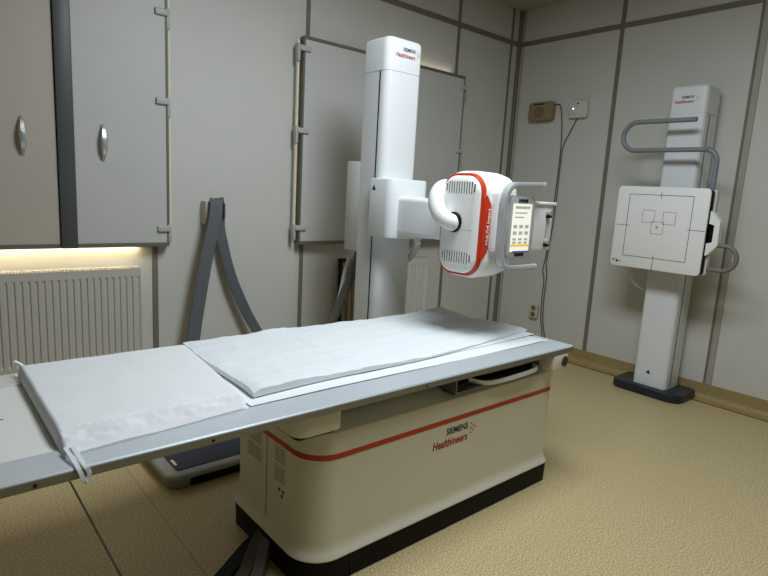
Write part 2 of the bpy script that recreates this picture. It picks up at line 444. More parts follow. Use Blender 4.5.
# ------------------------------------------------------------------ examination table
tb = thing('examination_table', 'cream and silver X-ray examination table on a striped pedestal', 'examination table', (1.69, 1.75, 0))
BX0, BX1, BY0, BY1 = .985, 2.402, 1.462, 2.03
Rb = (.05, .06, .115, .035)
def brect(o): return rrect(BX0 - o, BX1 + o, BY0 - o, BY1 + o, tuple(r + o for r in Rb), 10)
bm = B()
loft(bm, 'Z', [(.094, brect(.004)), (.096, brect(.016)), (.102, brect(.019)), (.110, brect(.016)), (.122, brect(.007)), (.14, brect(.001)), (.16, brect(0)), (.572, brect(0)), (.580, brect(-.006)), (.604, brect(-.06))])
hs = obj('pedestal_housing', bm, M['cream'], tb, label='cream rounded pedestal housing')
bm = B()
loft(bm, 'Z', [(0, brect(.004)), (.004, brect(.014)), (.09, brect(.017)), (.0955, brect(.014))])
pl = obj('plinth', bm, M['black'], tb, label='black plinth')
bm = B(); box(bm, 1.160, 1.163, BY0 - .0180, BY0 - .014, .004, .09); obj('plinth_joint', bm, M['gap'], pl, smooth=False)
bm = B(); loft(bm, 'Z', [(.474, brect(-.004)), (.474, brect(.0012)), (.494, brect(.0012)), (.494, brect(-.004))], (False, False))
obj('stripe', bm, M['redline'], tb, label='red stripe around the pedestal')
bm = B(); box(bm, BX0 - .0008, BX0 + .002, 1.7615, 1.7645, .135, .575)
obj('panel_joint', bm, M['gap'], hs, smooth=False)
def wall_grille(y0, y1, z0, z1):
    bm = B()
    box(bm, BX0 - .002, BX0 + .002, y0, y1, z0, z1, .0008, 1)
    n = 9
    for i in range(n):
        z = z0 + (i + .5) * (z1 - z0) / n
        if i == n // 2: continue
        for (a, b) in ((y0 + .006, (y0 + y1) / 2 - .003), ((y0 + y1) / 2 + .003, y1 - .006)):
            box(bm, BX0 - .0028, BX0 - .001, a, b, z - .0035, z + .0035)
    for f in bm.faces: f.material_index = int(f.calc_center_median().x < BX0 - .0021 or (abs(f.normal.x) < .5 and f.calc_area() < 2e-4 and f.calc_center_median().x < BX0 - .0015))
    f = obj('vent_grille', bm, M['greyw'], hs, smooth=False, label='square vent grille')
    f.data.materials.append(M['slotgrey'])
wall_grille(1.625, 1.705, .33, .465)
wall_grille(1.80, 1.915, .345, .475)
bm = B()
for (y, z) in ((1.665, .300), (1.640, .300), (1.648, .280)): box(bm, BX0 - .001, BX0, y - .006, y + .006, z - .006, z + .006)
obj('approval_marks', bm, M['ink'], hs, smooth=False)
logo((1.568, BY0 - .0008, .372), (1, 0, 0), (0, 0, 1), .208, hs, M['teal'], M['inkred'], M['inkor'])
# lifting mechanism hidden in the gap
bm = B(); box(bm, 1.12, 2.28, 1.56, 1.97, .595, .672, .01, 2); obj('lift_mechanism', bm, M['darkmech'], tb)
# carriage block under the rail
bm = B(); slab(bm, 'Z', .598, .682, .905, 1.085, 1.432, 1.72, (.02, .02, .05, .02), .008)
obj('carriage_block', bm, M['cream'], tb, label='cream carriage block below the rail')
bm = B(); slab(bm, 'Z', .585, .603, .92, 1.075, 1.452, 1.70, .02, .003)
obj('carriage_foot', bm, M['darkmech'], tb)
# detector tray
bm = B()
box(bm, 1.655, 1.662, 1.44, 1.9, .60, .685); box(bm, 2.225, 2.232, 1.44, 1.9, .60, .685)
box(bm, 1.655, 2.232, 1.45, 1.9, .598, .604); box(bm, 1.90, 2.2, 1.49, 1.80, .628, .640, .003, 1)
tr = obj('detector_tray', bm, M['steel'], tb, label='grey metal detector tray')
bm = B(); ribbon(bm, [(1.80, 1.50, .622), (1.86, 1.452, .612), (1.95, 1.434, .614), (2.08, 1.428, .618), (2.20, 1.434, .624), (2.222, 1.47, .63)], (0, 0, 1), .020, .009)
obj('tray_handle', bm, M['chrome_glint'], tr, label='polished tray handle, whitened for its ceiling reflection')
# table top
TX0, TX1 = .045, 2.465
bm = B(); box(bm, TX0 + .01, TX1 - .012, 1.535, 2.12, .678, .700, .002, 1)
tt = obj('tabletop', bm, M['top'], tb, label='white flat tabletop')
bm = B(); box(bm, .15, .178, 1.826, 1.832, .6995, .7006); box(bm, .161, .167, 1.815, 1.843, .6995, .7006); obj('centre_mark', bm, M['ink'], tt, smooth=False)
def rail(y_out, y_in, lab):
    s = 1 if y_in > y_out else -1
    prof = [(y_out, .676), (y_out, .699), (y_out + s * .004, .7035), (y_in - s * .006, .7035), (y_in - s * .004, .7015), (y_in, .7015), (y_in, .672), (y_out + s * .02, .668), (y_out + s * .006, .672)]
    bm = B(); loft(bm, 'X', [(TX0, prof), (TX1, prof)])
    return obj('side_rail', bm, M['alu'], tb, angle=25, label=lab)
r1 = rail(1.414, 1.54, 'brushed aluminium side rail')
rail(2.24, 2.115, 'brushed aluminium side rail')
bm = B(); box(bm, TX0, TX1 - .002, 1.4125, 1.4145, .6745, .696); obj('rail_face', bm, M['alu_dark'], r1, smooth=False, label='dull outer face of the rail')
for x in (.19, .62, 1.46):
    bm = B(); cyl(bm, 'Y', x, .685, 1.4105, 1.413, .0045, 12); obj('rail_screw', bm, M['gap'], r1)
bm = B(); box(bm, TX1 - .014, TX1 + .002, 1.414, 2.24, .674, .7036, .002, 1); obj('end_cap', bm, M['alu'], tb)
bm = B(); slab(bm, 'Y', 1.412, 1.52, 2.305, 2.432, .588, .674, .022, .008)
ek = obj('end_bumper', bm, M['cream'], tb, label='cream rounded block below the rail end')
bm = B(); cyl(bm, 'Y', 2.398, .634, 1.4085, 1.4125, .027, 28, .001); obj('lens_ring', bm, M['hose'], ek)
bm = B(); cyl(bm, 'Y', 2.398, .634, 1.4075, 1.409, .020, 24); obj('lens', bm, mat('dark_red_lens', '#4a1512', .2, var=.2), ek)

# ------------------------------------------------------------------ cloth things on the table
def soft_grid(nx, ny, f, thick_edges=None):
    bm = B()
    g = [[bm.verts.new(f(i / nx, j / ny)) for j in range(ny + 1)] for i in range(nx + 1)]
    for i in range(nx):
        for j in range(ny): bm.faces.new((g[i][j], g[i + 1][j], g[i + 1][j + 1], g[i][j + 1]))
    return bm, g
def close_down(bm, g, zf, inset=0.0):
    """skirt from the border of the grid to the surface below, and a bottom"""
    nx, ny = len(g) - 1, len(g[0]) - 1
    ring = [g[i][0] for i in range(nx)] + [g[nx][j] for j in range(ny)] + [g[i][ny] for i in range(nx, 0, -1)] + [g[0][j] for j in range(ny, 0, -1)]
    low = [bm.verts.new((v.co.x, v.co.y, zf(v.co))) for v in ring]
    n = len(ring)
    for i in range(n): bm.faces.new((ring[i], low[i], low[(i + 1) % n], ring[(i + 1) % n]))
    bm.faces.new(low)
from mathutils import noise as mn
def nz(x, y, s, seed=0): return mn.noise(Vector((x * s, y * s, seed)))
def lerp(a, b, t): return a + (b - a) * t
# foam pad with a cotton cover
def padf(u, v):
    yf = lerp(1.480, 1.525, u)
    y = lerp(yf, 2.185, v); x = lerp(.262, lerp(.782, .840, v), u)
    w = lerp(.088, .046, u) + .004 * math.sin(u * 17)      # hanging front strip
    ef = y - yf; e = min(u * .55, (2.185 - y))
    z = .746 - .026 * max(0, 1 - e / .012) ** 1.8 - .012 * max(0, 1 - (1 - u) * .55 / .02) ** 2
    z += .0030 * nz(x, y, 9)
    if ef < w:
        q = 1 - ef / w
        z -= .036 * q ** .85
        z += (.0045 * nz(x, y * 2, 22, 3) + .003 * nz(x, y, 45, 9)) * math.sin(PI * min(1, q * 1.1 + .02)) + .003 * math.sin(PI * q)
    elif ef < w + .016: z -= .005 * (1 - (ef - w) / .016)
    return (x, y, max(z, .7055))
bm, g = soft_grid(110, 200, padf)
close_down(bm, g, lambda c: .7037)
t = thing('foam_pad', 'white cotton-covered foam pad with tie loops at the left end of the table', 'pad', (.55, 1.84, .7036))
obj('cover', bm, M['cotton'], t, angle=50)
bm = B()
ribbon(bm, [(.270, 1.50, .722), (.274, 1.452, .716), (.278, 1.416, .707), (.283, 1.404, .692), (.289, 1.400, .672), (.294, 1.401, .667), (.300, 1.402, .676), (.301, 1.403, .692), (.293, 1.410, .707), (.288, 1.452, .718), (.285, 1.50, .722)], (1, 0, .15), .010, .003)
obj('tie_loop', bm, M['cotton'], t, label='white cotton tie loop hanging over the rail')
bm = B(); ribbon(bm, [(.285, 2.17, .735), (.272, 2.19, .748), (.258, 2.198, .757), (.250, 2.20, .752)], (0, 1, .3), .014, .003); obj('tie_tab', bm, M['cotton'], t)
# lower sheet, flat on the table
def lowf(u, v):
    x = lerp(.80, 2.425, u); y = lerp(1.545, 2.20, v)
    y += .012 * math.sin(u * 7) * (1 - v) * .4 - .006 * (1 - v)
    x += .03 * (v - .5) * u
    return (x, y, .7055 + .0012 * nz(x, y, 5, 2) + .001 * nz(x, y, 14, 5))
bm, g = soft_grid(90, 40, lowf); close_down(bm, g, lambda c: .7037)
meta(obj('paper_sheet', bm, M['paper2'], angle=60), 'flat white lower sheet lying along the aluminium rail', 'sheet', 'white sheets on the table')
# upper sheet, thick, with a lifted far corner
def upf(u, v):
    y0 = lerp(1.588, 1.650, u ** 1.2) + .010 * math.sin(u * 9) + .045 * u ** 6
    y1 = lerp(2.262, 2.268, u) + .020 * nz(u * 3, 0, 2, 8)
    x = lerp(.852, 2.40, u) - .018 * (1 - v) * (1 - u) + .085 * u ** 3 * (1 - v) + .010 * math.sin(v * 8) * (1 if u > .5 else .4)
    y = lerp(y0, y1, v)
    z = .7285 - .010 * u + .013 * (1 - u) ** 1.6 * max(0, 1 - v / .35) * min(1, u / .03 + .4) + .006 * nz(x, y, 4, 1) + .0034 * nz(x, y, 11, 4) + .0022 * nz(x, y * 1.5, 26, 6)
    z += .0035 * (1 - abs(2 * ((v * 3.1 + .25 * nz(x, y, 3, 12)) % 1) - 1)) ** 6 + .003 * (1 - abs(2 * ((u * 5 + .3 * nz(x, y, 3, 15)) % 1) - 1)) ** 8
    z += .005 * math.exp(-((v - .33) / .03) ** 2) * 0.4 + .004 * math.exp(-((v - .7) / .02) ** 2) * .4
    z += .018 * max(0, u - .78) / .22 * max(0, v - .55) / .45      # lifted far corner
    z += .012 * math.exp(-((u - .27) / .05) ** 2) * max(0, v - .85) / .15   # ruck at the far edge
    z -= .006 * max(0, 1 - v / .05) + .004 * max(0, 1 - u / .02)
    return (x, y, z)
bm, g = soft_grid(130, 64, upf)
close_down(bm, g, lambda c: .7105 if (c.z < .740 or c.x < 1.9) else c.z - .004)
meta(obj('paper_sheet', bm, M['paper'], angle=60), 'wrinkled white upper sheet with its far corner lifted', 'sheet', 'white sheets on the table')
# thin middle sheet, showing at the right end under the upper one
def midf(u, v):
    x = lerp(1.05, 2.452, u); y = lerp(1.615, 2.215, v)
    y += (1 - v) * .020 * u ** 3
    x -= .06 * v * u * u
    return (x, y, .7078 + .004 * u ** 6 * (1 - v) + .0008 * nz(x, y, 8, 11))
bm, g = soft_grid(70, 40, midf); close_down(bm, g, lambda c: c.z - .001)
meta(obj('paper_sheet', bm, M['paper2'], angle=60), 'thin white middle sheet peeping out under the wrinkled upper sheet at the right end', 'sheet', 'white sheets on the table')

# ------------------------------------------------------------------ tube column
st = thing('x_ray_tube_stand', 'tall white floor column carrying the X-ray tube head over the table', 'X-ray stand', (2.22, 2.62, 0))
CX0, CX1, CY0, CY1 = 2.112, 2.372, 2.52, 2.735
rc = (.012, .012, .05, .03)     # ++ -+ -- +-
bm = B()
R = lambda o: rrect(CX0 + o, CX1 - o, CY0 + o, CY1 - o, tuple(max(q - o, .001) for q in rc), 8)
loft(bm, 'Z', [(0.05, R(0)), (2.062, R(0)), (2.063, R(.003)), (2.067, R(.003)), (2.068, R(0)), (2.222, R(0)), (2.24, R(.006)), (2.25, R(.02))])
col = obj('column', bm, M['white'], st, label='white square column')
bm = B(); box(bm, CX0 - .0012, CX0 + .004, 2.580, 2.590, .06, 2.063); obj('groove', bm, M['gap'], col, smooth=False, label='black guide groove')
logo((2.166, CY0 - .0008, 2.146), (1, 0, 0), (0, 0, 1), .145, col, M['ink'], M['inkred'], M['inkor'])
bm = B(); slab(bm, 'Z', 0, .05, 2.0, 2.46, 2.45, 2.90, .06, .008); obj('base', bm, M['navy'], st)
bm = B(); slab(bm, 'Z', 1.135, 1.468, 2.058, 2.348, 2.372, 2.572, (.02, .02, .05, .04), .012)
car = obj('carriage', bm, M['white'], st, label='white sliding carriage')
bm = B()
tri = [(2.505, 1.400), (2.54, 1.400), (2.5225, 1.432)]
a = [bm.verts.new((2.0572, y, z)) for y, z in tri]; bm.faces.new(a)
obj('warning_mark', bm, M['ink'], car, smooth=False)
bm = B(); cyl(bm, 'Y', 2.325, 1.355, 2.345, 2.38, .016, 20, .004); obj('lock_knob', bm, M['white'], car)
bm = B()
rr = lambda o: rrect(2.115 + o, 2.315 - o, 1.158 + o, 1.372 - o, .025, 6)
loft(bm, 'Y', [(1.90, rr(.012)), (1.93, rr(.004)), (2.34, rr(0)), (2.39, rr(0))])
obj('support_arm', bm, M['white'], st, label='white horizontal arm')
bm = B(); box(bm, 2.112, 2.34, 2.725, 2.862, 1.022, 1.565, .006, 2); obj('cable_box', bm, M['greyw'], st, label='grey cable box at the back')
bm = B(); tube(bm, [(2.20, 2.80, 1.05), (2.19, 2.83, .90), (2.16, 2.87, .78), (2.10, 2.90, .60), (2.02, 2.93, .42), (1.96, 2.95, .22), (1.94, 2.96, .06)], .03, 12, 8, .035, .02)
obj('cable_hose', bm, M['hose'], st, label='dark grey corrugated hose')
bm = B(); tube(bm, [(2.17, 2.87, .98), (2.17, 2.92, .85), (2.16, 2.95, .7), (2.12, 2.99, .5), (2.06, 3.02, .2), (2.04, 3.02, .04)], .012, 10, 8); obj('cable', bm, M['hosew'], st)
bm = B(); tube(bm, [(2.352, 2.45, 1.15), (2.375, 2.475, 1.08), (2.42, 2.56, 1.01), (2.47, 2.68, .945), (2.49, 2.76, .88), (2.46, 2.83, .80)], .021, 12, 8, .10, .028)
obj('coiled_hose', bm, M['hosew'], st, label='pale coiled hose below the carriage')
bm = B(); cyl(bm, 'Z', 2.335, 2.44, 1.105, 1.14, .012, 16, .003); obj('stop_pin', bm, M['white'], car)

# tube head: rounded housing facing the wall stand
HY0, HY1, HZ0, HZ1 = 1.680, 1.922, 1.030, 1.494
def hr(o, r=.085): return rrect(HY0 - o, HY1 + o, HZ0 - o, HZ1 + o, max(r + o, .01), 8)
bm = B()
loft(bm, 'X', [(2.016, hr(.004)), (2.03, hr(.014)), (2.06, hr(.020)), (2.18, hr(.018)), (2.24, hr(.008)), (2.27, hr(-.010)), (2.285, hr(-.04))])
hd = obj('tube_housing', bm, M['white2'], st, label='white rounded tube housing')
bm = B()
loft(bm, 'X', [(1.984, hr(-.040, .075)), (1.987, hr(-.020, .08)), (1.996, hr(-.007)), (2.008, hr(-.003)), (2.024, hr(-.002))])
cv = obj('front_cover', bm, M['white2'], hd)
bm = B()
loft(bm, 'X', [(2.003, hr(-.006)), (2.001, hr(.001)), (2.005, hr(.006)), (2.022, hr(.009)), (2.026, hr(.008)), (2.026, hr(.000))], (False, False))
# widened band carrying the model lettering on the side towards the viewer
prof = [(2.008, 1.12), (2.022, 1.11), (2.046, 1.150), (2.052, 1.165), (2.052, 1.352), (2.046, 1.367), (2.022, 1.405), (2.008, 1.395)]
y = HY0 - .0205
a = [bm.verts.new((x, y + max(0, 2.03 - x) * .45, z)) for x, z in prof]; b = [bm.verts.new((x, y + .018, z)) for x, z in prof]
for i in range(len(a)): bm.faces.new((a[i], a[(i + 1) % len(a)], b[(i + 1) % len(a)], b[i]))
bm.faces.new(a); bm.faces.new(b)
rb = obj('red_band', bm, M['red'], hd, label='orange-red band around the cover')
text('model_lettering', 'MULTIX Impact', (2.049, y - .0008, 1.180), (0, 0, 1), (-1, 0, 0), .165, .022, M['inkwhite'], rb, bold=.01)
def slots(z0, z1):
    bm = B()
    for i in range(12):
        yy = 1.882 - i * .0155
        sl = 0.006
        h = .010 if i in (0, 11) else 0
        box(bm, 1.9835, 1.989, yy - .0032, yy + .0032, z0 + h, z1 - h, .0015, 1)
    return obj('vent_grille', bm, M['gap'], cv, label='row of dark vent slots')
slots(1.405, 1.462); slots(1.082, 1.138)
bm = B(); box(bm, 1.9835, 1.988, HY0 + .03, HY1 - .03, 1.2395, 1.2415); obj('cover_joint', bm, M['panelgrey'], cv, smooth=False)
bm = B(); cyl(bm, 'X', 1.822, 1.272, 1.975, 1.990, .048, 28, .004); obj('hose_collar', bm, M['black'], cv)
bm = B()
tube(bm, [(1.990, 1.822, 1.268), (1.965, 1.832, 1.272), (1.945, 1.860, 1.290), (1.942, 1.892, 1.325), (1.955, 1.918, 1.370), (1.985, 1.936, 1.408), (2.03, 1.945, 1.43), (2.08, 1.94, 1.43)], .040, 20, 8, .03, .014)
obj('tube_hose', bm, M['hosew'], hd, label='white corrugated elbow hose')
# collimator with accessory rails
bm = B(); box(bm, 2.29, 2.475, 1.612, 1.875, 1.150, 1.378, .008, 3); box(bm, 2.29, 2.487, 1.602, 1.885, 1.372, 1.388, .005, 2)
cl = obj('collimator', bm, M['white2'], st, label='white collimator box')
bm = B(); box(bm, 2.414, 2.434, 1.609, 1.614, 1.20, 1.335, .002, 1); obj('slot', bm, M['panelgrey'], cl)
for z in (1.338, 1.196):
    bm = B(); cyl(bm, 'Y', 2.424, z, 1.588, 1.614, .014, 18, .003); kb = obj('knob', bm, M['satin'], cl)
    bm = B(); box(bm, 2.412, 2.436, 1.590, 1.612, z - .026, z - .012, .003, 1); obj('knob_base', bm, M['black'], kb)
# operator console on the near side
bm = B(); slab(bm, 'Y', 1.625, 1.668, 2.05, 2.13, 1.15, 1.43, .02, .006); mp = obj('mount_plate', bm, M['white2'], st)
for z in (1.22, 1.30, 1.37):
    bm = B(); cyl(bm, 'Y', 2.062, z, 1.622, 1.627, .004, 10); obj('screw', bm, M['steel'], mp)
bm = B(); slab(bm, 'Y', 1.595, 1.632, 2.108, 2.302, 1.114, 1.410, .03, .008)
cn = obj('control_panel', bm, M['panelgrey'], st, label='grey touch control panel')
bm = B(); box(bm, 2.126, 2.268, 1.5925, 1.597, 1.152, 1.374, .001, 1); sc = obj('screen', bm, M['screen'], cn, label='bright touch screen')
bm = B()
for r_, (z, h) in enumerate(((1.352, .012), (1.330, .006), (1.310, .006), (1.262, .016), (1.232, .016), (1.206, .010), (1.190, .010))):
    if r_ < 3: box(bm, 2.14, 2.252 - .02 * r_, 1.5918, 1.593, z, z + h)
    else:
        for c_ in range(3): box(bm, 2.136 + c_ * .044, 2.136 + c_ * .044 + .028, 1.5918, 1.593, z, z + h)
obj('screen_buttons', bm, M['screen_g'], sc, smooth=False)
bm = B(); box(bm, 2.126, 2.268, 1.5916, 1.593, 1.178, 1.187); obj('screen_bar', bm, M['screen_y'], sc, smooth=False, label='yellow bar on the screen')
bm = B(); box(bm, 2.145, 2.268, 1.5917, 1.593, 1.152, 1.156); obj('screen_footer', bm, M['screen_b'], sc, smooth=False)
for z in (1.381, 1.130):
    bm = B()
    for i in range(6): box(bm, 2.164 + i * .012, 2.173 + i * .012, 1.592, 1.597, z, z + .016, .002, 1)
    obj('key_row', bm, M['black'], cn)
# C-shaped grip around the console
bm = B()
ribbon(bm, [(2.305, 1.560, 1.468), (2.285, 1.572, 1.467), (2.20, 1.590, 1.463), (2.12, 1.600, 1.456), (2.080, 1.603, 1.425), (2.068, 1.605, 1.36), (2.068, 1.605, 1.28), (2.068, 1.605, 1.18), (2.078, 1.603, 1.110), (2.11, 1.600, 1.082), (2.20, 1.590, 1.076), (2.28, 1.575, 1.079), (2.30, 1.562, 1.082)], (0, 1, 0), .036, .022)
obj('grip', bm, M['gripm'], st, label='grey C-shaped grip around the control panel')
bm = B()
box(bm, 2.07, 2.12, 1.605, 1.63, 1.16, 1.38, .006, 2); obj('grip_mount', bm, M['panelgrey'], st)

# ------------------------------------------------------------------ wall stand
ws = thing('wall_stand', 'white wall-mounted detector stand with square panel and bent grey grips', 'detector stand', (4.28, 1.77, 0))
bm = B(); slab(bm, 'Z', 0, .062, 4.125, 4.452, 1.505, 2.03, (.05, .09, .09, .05), .012); obj('foot', bm, M['navy'], ws, label='dark navy foot')
SX0, SX1, SY_0, SY_1 = 4.195, 4.415, 1.637, 1.885
R2 = lambda o: rrect(SX0 + o, SX1 - o, SY_0 + o, SY_1 - o, tuple(max(q - o, .001) for q in (.008, .03, .03, .008)), 8)
bm = B(); loft(bm, 'Z', [(.06, R2(0)), (2.036, R2(0)), (2.037, R2(.003)), (2.041, R2(.003)), (2.042, R2(0)), (2.215, R2(0)), (2.228, R2(.012))])
sc2 = obj('column', bm, M['white'], ws, label='white square column')
bm = B(); box(bm, 4.27, 4.28, SY_0 - .001, SY_0 + .004, .08, 2.037); obj('groove', bm, M['gap'], sc2, smooth=False)
bm = B(); box(bm, SX1 - .002, XR, SY_0 + .03, SY_1 - .03, .3, 2.1); obj('wall_bracket', bm, M['greyw'], ws, smooth=False)
logo((SX0 - .0008, 1.850, 2.112), (0, -1, 0), (0, 0, 1), .128, sc2, M['ink'], M['inkred'], M['inkor'])
bm = B(); a = [bm.verts.new((SX0 - .001, y, z)) for y, z in ((1.79, .155), (1.755, .155), (1.7725, .186))]; bm.faces.new(a); obj('warning_mark', bm, M['ink'], sc2, smooth=False)
# detector
PX = 4.0
bm = B(); slab(bm, 'X', PX, PX + .016, 1.452, 2.078, .952, 1.530, .03, .004, 8)
dp = obj('detector_panel', bm, M['white2'], ws, label='white square detector front')
bm = B(); slab(bm, 'X', PX + .016, PX + .05, 1.445, 2.065, .962, 1.520, .02, .003); obj('detector_core', bm, M['black'], ws, label='black detector cassette')
bm = B(); slab(bm, 'X', PX + .05, PX + .095, 1.432, 2.07, .955, 1.525, .025, .006); obj('detector_case', bm, M['greyw'], ws)
bm = B(); box(bm, PX + .09, SX0 + .01, 1.66, 1.86, 1.08, 1.40, .01, 2); obj('detector_carriage', bm, M['greyw'], ws)
bm = B()
def yl(y0, y1, z, w=.0035): box(bm, PX - .0008, PX + .002, min(y0, y1), max(y0, y1), z - w / 2, z + w / 2)
def zl(y, z0, z1, w=.0035): box(bm, PX - .0008, PX + .002, y - w / 2, y + w / 2, z0, z1)
y0, y1, z0, z1 = 1.552, 1.988, 1.034, 1.474
yl(y0, y1, z0); yl(y0, y1, z1); zl(y0, z0, z1); zl(y1, z0, z1)
yc, zc = 1.77, 1.252
zl(yc - .004, z1 - .025, z1 + .022); zl(yc - .002, z0 - .085, z0 + .02)
yl(y0 - .095, y0 + .018, zc, .003); yl(y1 - .025, y1 + .08, zc, .003)
def sq(yc_, zc_, s):
    w = .0022
    yl(yc_ - s, yc_ + s, zc_ - s, w); yl(yc_ - s, yc_ + s, zc_ + s, w); zl(yc_ - s, zc_ - s, zc_ + s, w); zl(yc_ + s, zc_ - s, zc_ + s, w)
sq(1.838, 1.324, .042); sq(1.694, 1.318, .042); sq(yc - .002, 1.248, .042)
yl(yc - .014, yc + .012, 1.252, .003); zl(yc - .001, 1.239, 1.265, .003)
cyl(bm, 'X', 2.055, .995, PX - .0008, PX + .002, .007, 12); cyl(bm, 'X', 2.028, .988, PX - .0008, PX + .002, .009, 12); yl(1.995, 2.02, .988, .004)
obj('alignment_marks', bm, M['ink'], dp, smooth=False, label='thin dark alignment lines and squares')
# side handle
bm = B()
outer = [(1.46, 1.395), (1.425, 1.375), (1.380, 1.320), (1.378, 1.165), (1.43, 1.10), (1.46, 1.085)]
inner = [(1.46, 1.31), (1.43, 1.30), (1.412, 1.295), (1.412, 1.185), (1.43, 1.178), (1.46, 1.17)]
va = [bm.verts.new((PX + .02, y, z)) for y, z in outer]; vb = [bm.verts.new((PX + .02, y, z)) for y, z in inner]
for i in range(len(va) - 1): bm.faces.new((va[i], va[i + 1], vb[i + 1], vb[i]))
ex = bmesh.ops.extrude_face_region(bm, geom=bm.faces[:]); bmesh.ops.translate(bm, verts=[q for q in ex['geom'] if isinstance(q, bmesh.types.BMVert)], vec=(.055, 0, 0))
sh = obj('side_handle', bm, M['white2'], ws, angle=25, label='white angular side handle')
bm = B(); box(bm, PX + .045, PX + .06, 1.41, 1.46, 1.17, 1.31); obj('handle_recess', bm, M['black'], sh, smooth=False)
# bent grips
bm = B()
arc = lambda cy, cz, r, a0, a1, n=8: [(PX - .0, cy + (1 if a1 < 0 else 1) * r * math.cos(math.radians(lerp(a0, a1, i / n))), cz + r * math.sin(math.radians(lerp(a0, a1, i / n)))) for i in range(n + 1)]
pts = [(PX, 1.607, 1.972)] + [(PX, 1.80, 1.972)] + arc(1.995, 1.875, .097, 90, -90) + [(PX, 1.8, 1.778)] + arc(1.53, 1.697, .081, 90, 180)[::1] + [(PX, 1.449, 1.6)]
pts += [(PX, 1.449, 1.52), (PX + .01, 1.449, 1.47)]
GX = 4.058; kk = GX / PX
pts = [(GX + (p[0] - PX), p[1] * kk, 1.4 + (p[2] - 1.4) * kk) for p in pts]
tube(bm, pts, .0165, 14, 5)
obj('overhead_grip', bm, M['grip'], ws, label='S-shaped grey overhead grip')
bm = B()
tube(bm, [(p[0], p[1] * 1.015, 1.4 + (p[2] - 1.4) * 1.015) for p in [(PX + .075, 1.45, 1.166), (PX + .065, 1.40, 1.168), (PX + .06, 1.345, 1.170), (PX + .06, 1.300, 1.166), (PX + .06, 1.262, 1.140), (PX + .06, 1.247, 1.092), (PX + .06, 1.262, 1.042), (PX + .06, 1.300, 1.015), (PX + .06, 1.345, 1.009), (PX + .065, 1.40, 1.009), (PX + .075, 1.45, 1.01)]], .0150, 14, 6)
obj('side_grip', bm, M['gripd'], ws, label='U-shaped grey side grip')
bm = B(); tube(bm, [(4.09, 1.95, 1.0), (4.12, 1.965, .9), (4.15, 1.955, .83), (4.21, 1.91, .78), (4.24, 1.888, .79)], .010, 10, 8); obj('detector_cable', bm, M['greyw'], ws)

# ------------------------------------------------------------------ small things on the walls
t = thing('wall_speaker', 'beige intercom box on the right wall near the corner', 'intercom', (XR, 3.12, 2.09))
bm = B(); slab(bm, 'X', XR - .062, XR, 3.0, 3.248, 2.095, 2.258, .025, .010); obj('case', bm, M['beige'], t)
bm = B(); cyl(bm, 'X', 3.135, 2.165, XR - .0645, XR - .060, .05, 28, .001)
for i in range(6): pass
obj('speaker_grille', bm, mat('dark_beige_grille', '#75694a', .6, var=.2, scale=80), t)
bm = B(); box(bm, XR - .0635, XR - .058, 3.08, 3.19, 2.232, 2.243); obj('slot', bm, M['gap'], t, smooth=False)
t = thing('wall_router', 'white rounded wireless box on the right wall beside the beige one', 'wireless box', (XR, 2.755, 2.10))
bm = B(); slab(bm, 'X', XR - .045, XR - .001, 2.675, 2.840, 2.10, 2.250, (.035, .035, .02, .02), .012); obj('case', bm, M['greyw'], t)
bm = B(); cyl(bm, 'X', 2.76, 2.218, XR - .0465, XR - .044, .008, 12); obj('sensor_dot', bm, M['black'], t)
bm = B(); cyl(bm, 'X', 2.80, 2.178, XR - .047, XR - .044, .006, 12); obj('status_light', bm, mat('lit_status_dot', '#ffffff', .3, emit=2), t)
bm = B(); box(bm, XR - .0465, XR - .044, 2.765, 2.825, 2.128, 2.136); obj('slot', bm, M['panelgrey'], t, smooth=False)
def wcable(pts, label, r=.004):
    bm = B(); tube(bm, [(XR - .008, y, z) for y, z in pts], r, 8, 8)
    meta(obj('power_cable', bm, M['cable']), label, 'cable', 'cables down the right wall')
wcable([(3.0, 2.229), (2.965, 2.23), (2.94, 2.18), (2.915, 2.02), (2.905, 1.84), (2.908, 1.6), (2.912, 1.45), (2.925, 1.1), (2.945, .87), (2.958, .76), (2.935, .66), (2.938, .5), (2.925, .3), (2.89, .14)], 'dark cable from the beige box down the right wall')
wcable([(2.775, 2.10), (2.80, 2.05), (2.845, 1.96), (2.885, 1.86), (2.892, 1.7), (2.894, 1.5), (2.902, 1.2), (2.922, .95), (2.930, .82), (2.912, .72), (2.915, .5), (2.903, .3), (2.865, .14)], 'dark cable from the white wireless box down the right wall')
t = thing('wall_socket', 'ivory double power socket low on the right wall', 'socket', (XR, 3.0, .31))
bm = B(); slab(bm, 'X', XR - .035, XR, 2.958, 3.042, .300, .432, .010, .004); obj('cover_plate', bm, M['sock'], t)
for z in (.335, .397):
    bm = B(); cyl(bm, 'X', 3.0, z, XR - .0375, XR - .034, .024, 24, .001); so = obj('outlet', bm, M['edge'], t)
    bm = B()
    for y in (2.991, 3.009): cyl(bm, 'X', y, z, XR - .0385, XR - .037, .003, 10)
    obj('pin_holes', bm, M['gap'], so)

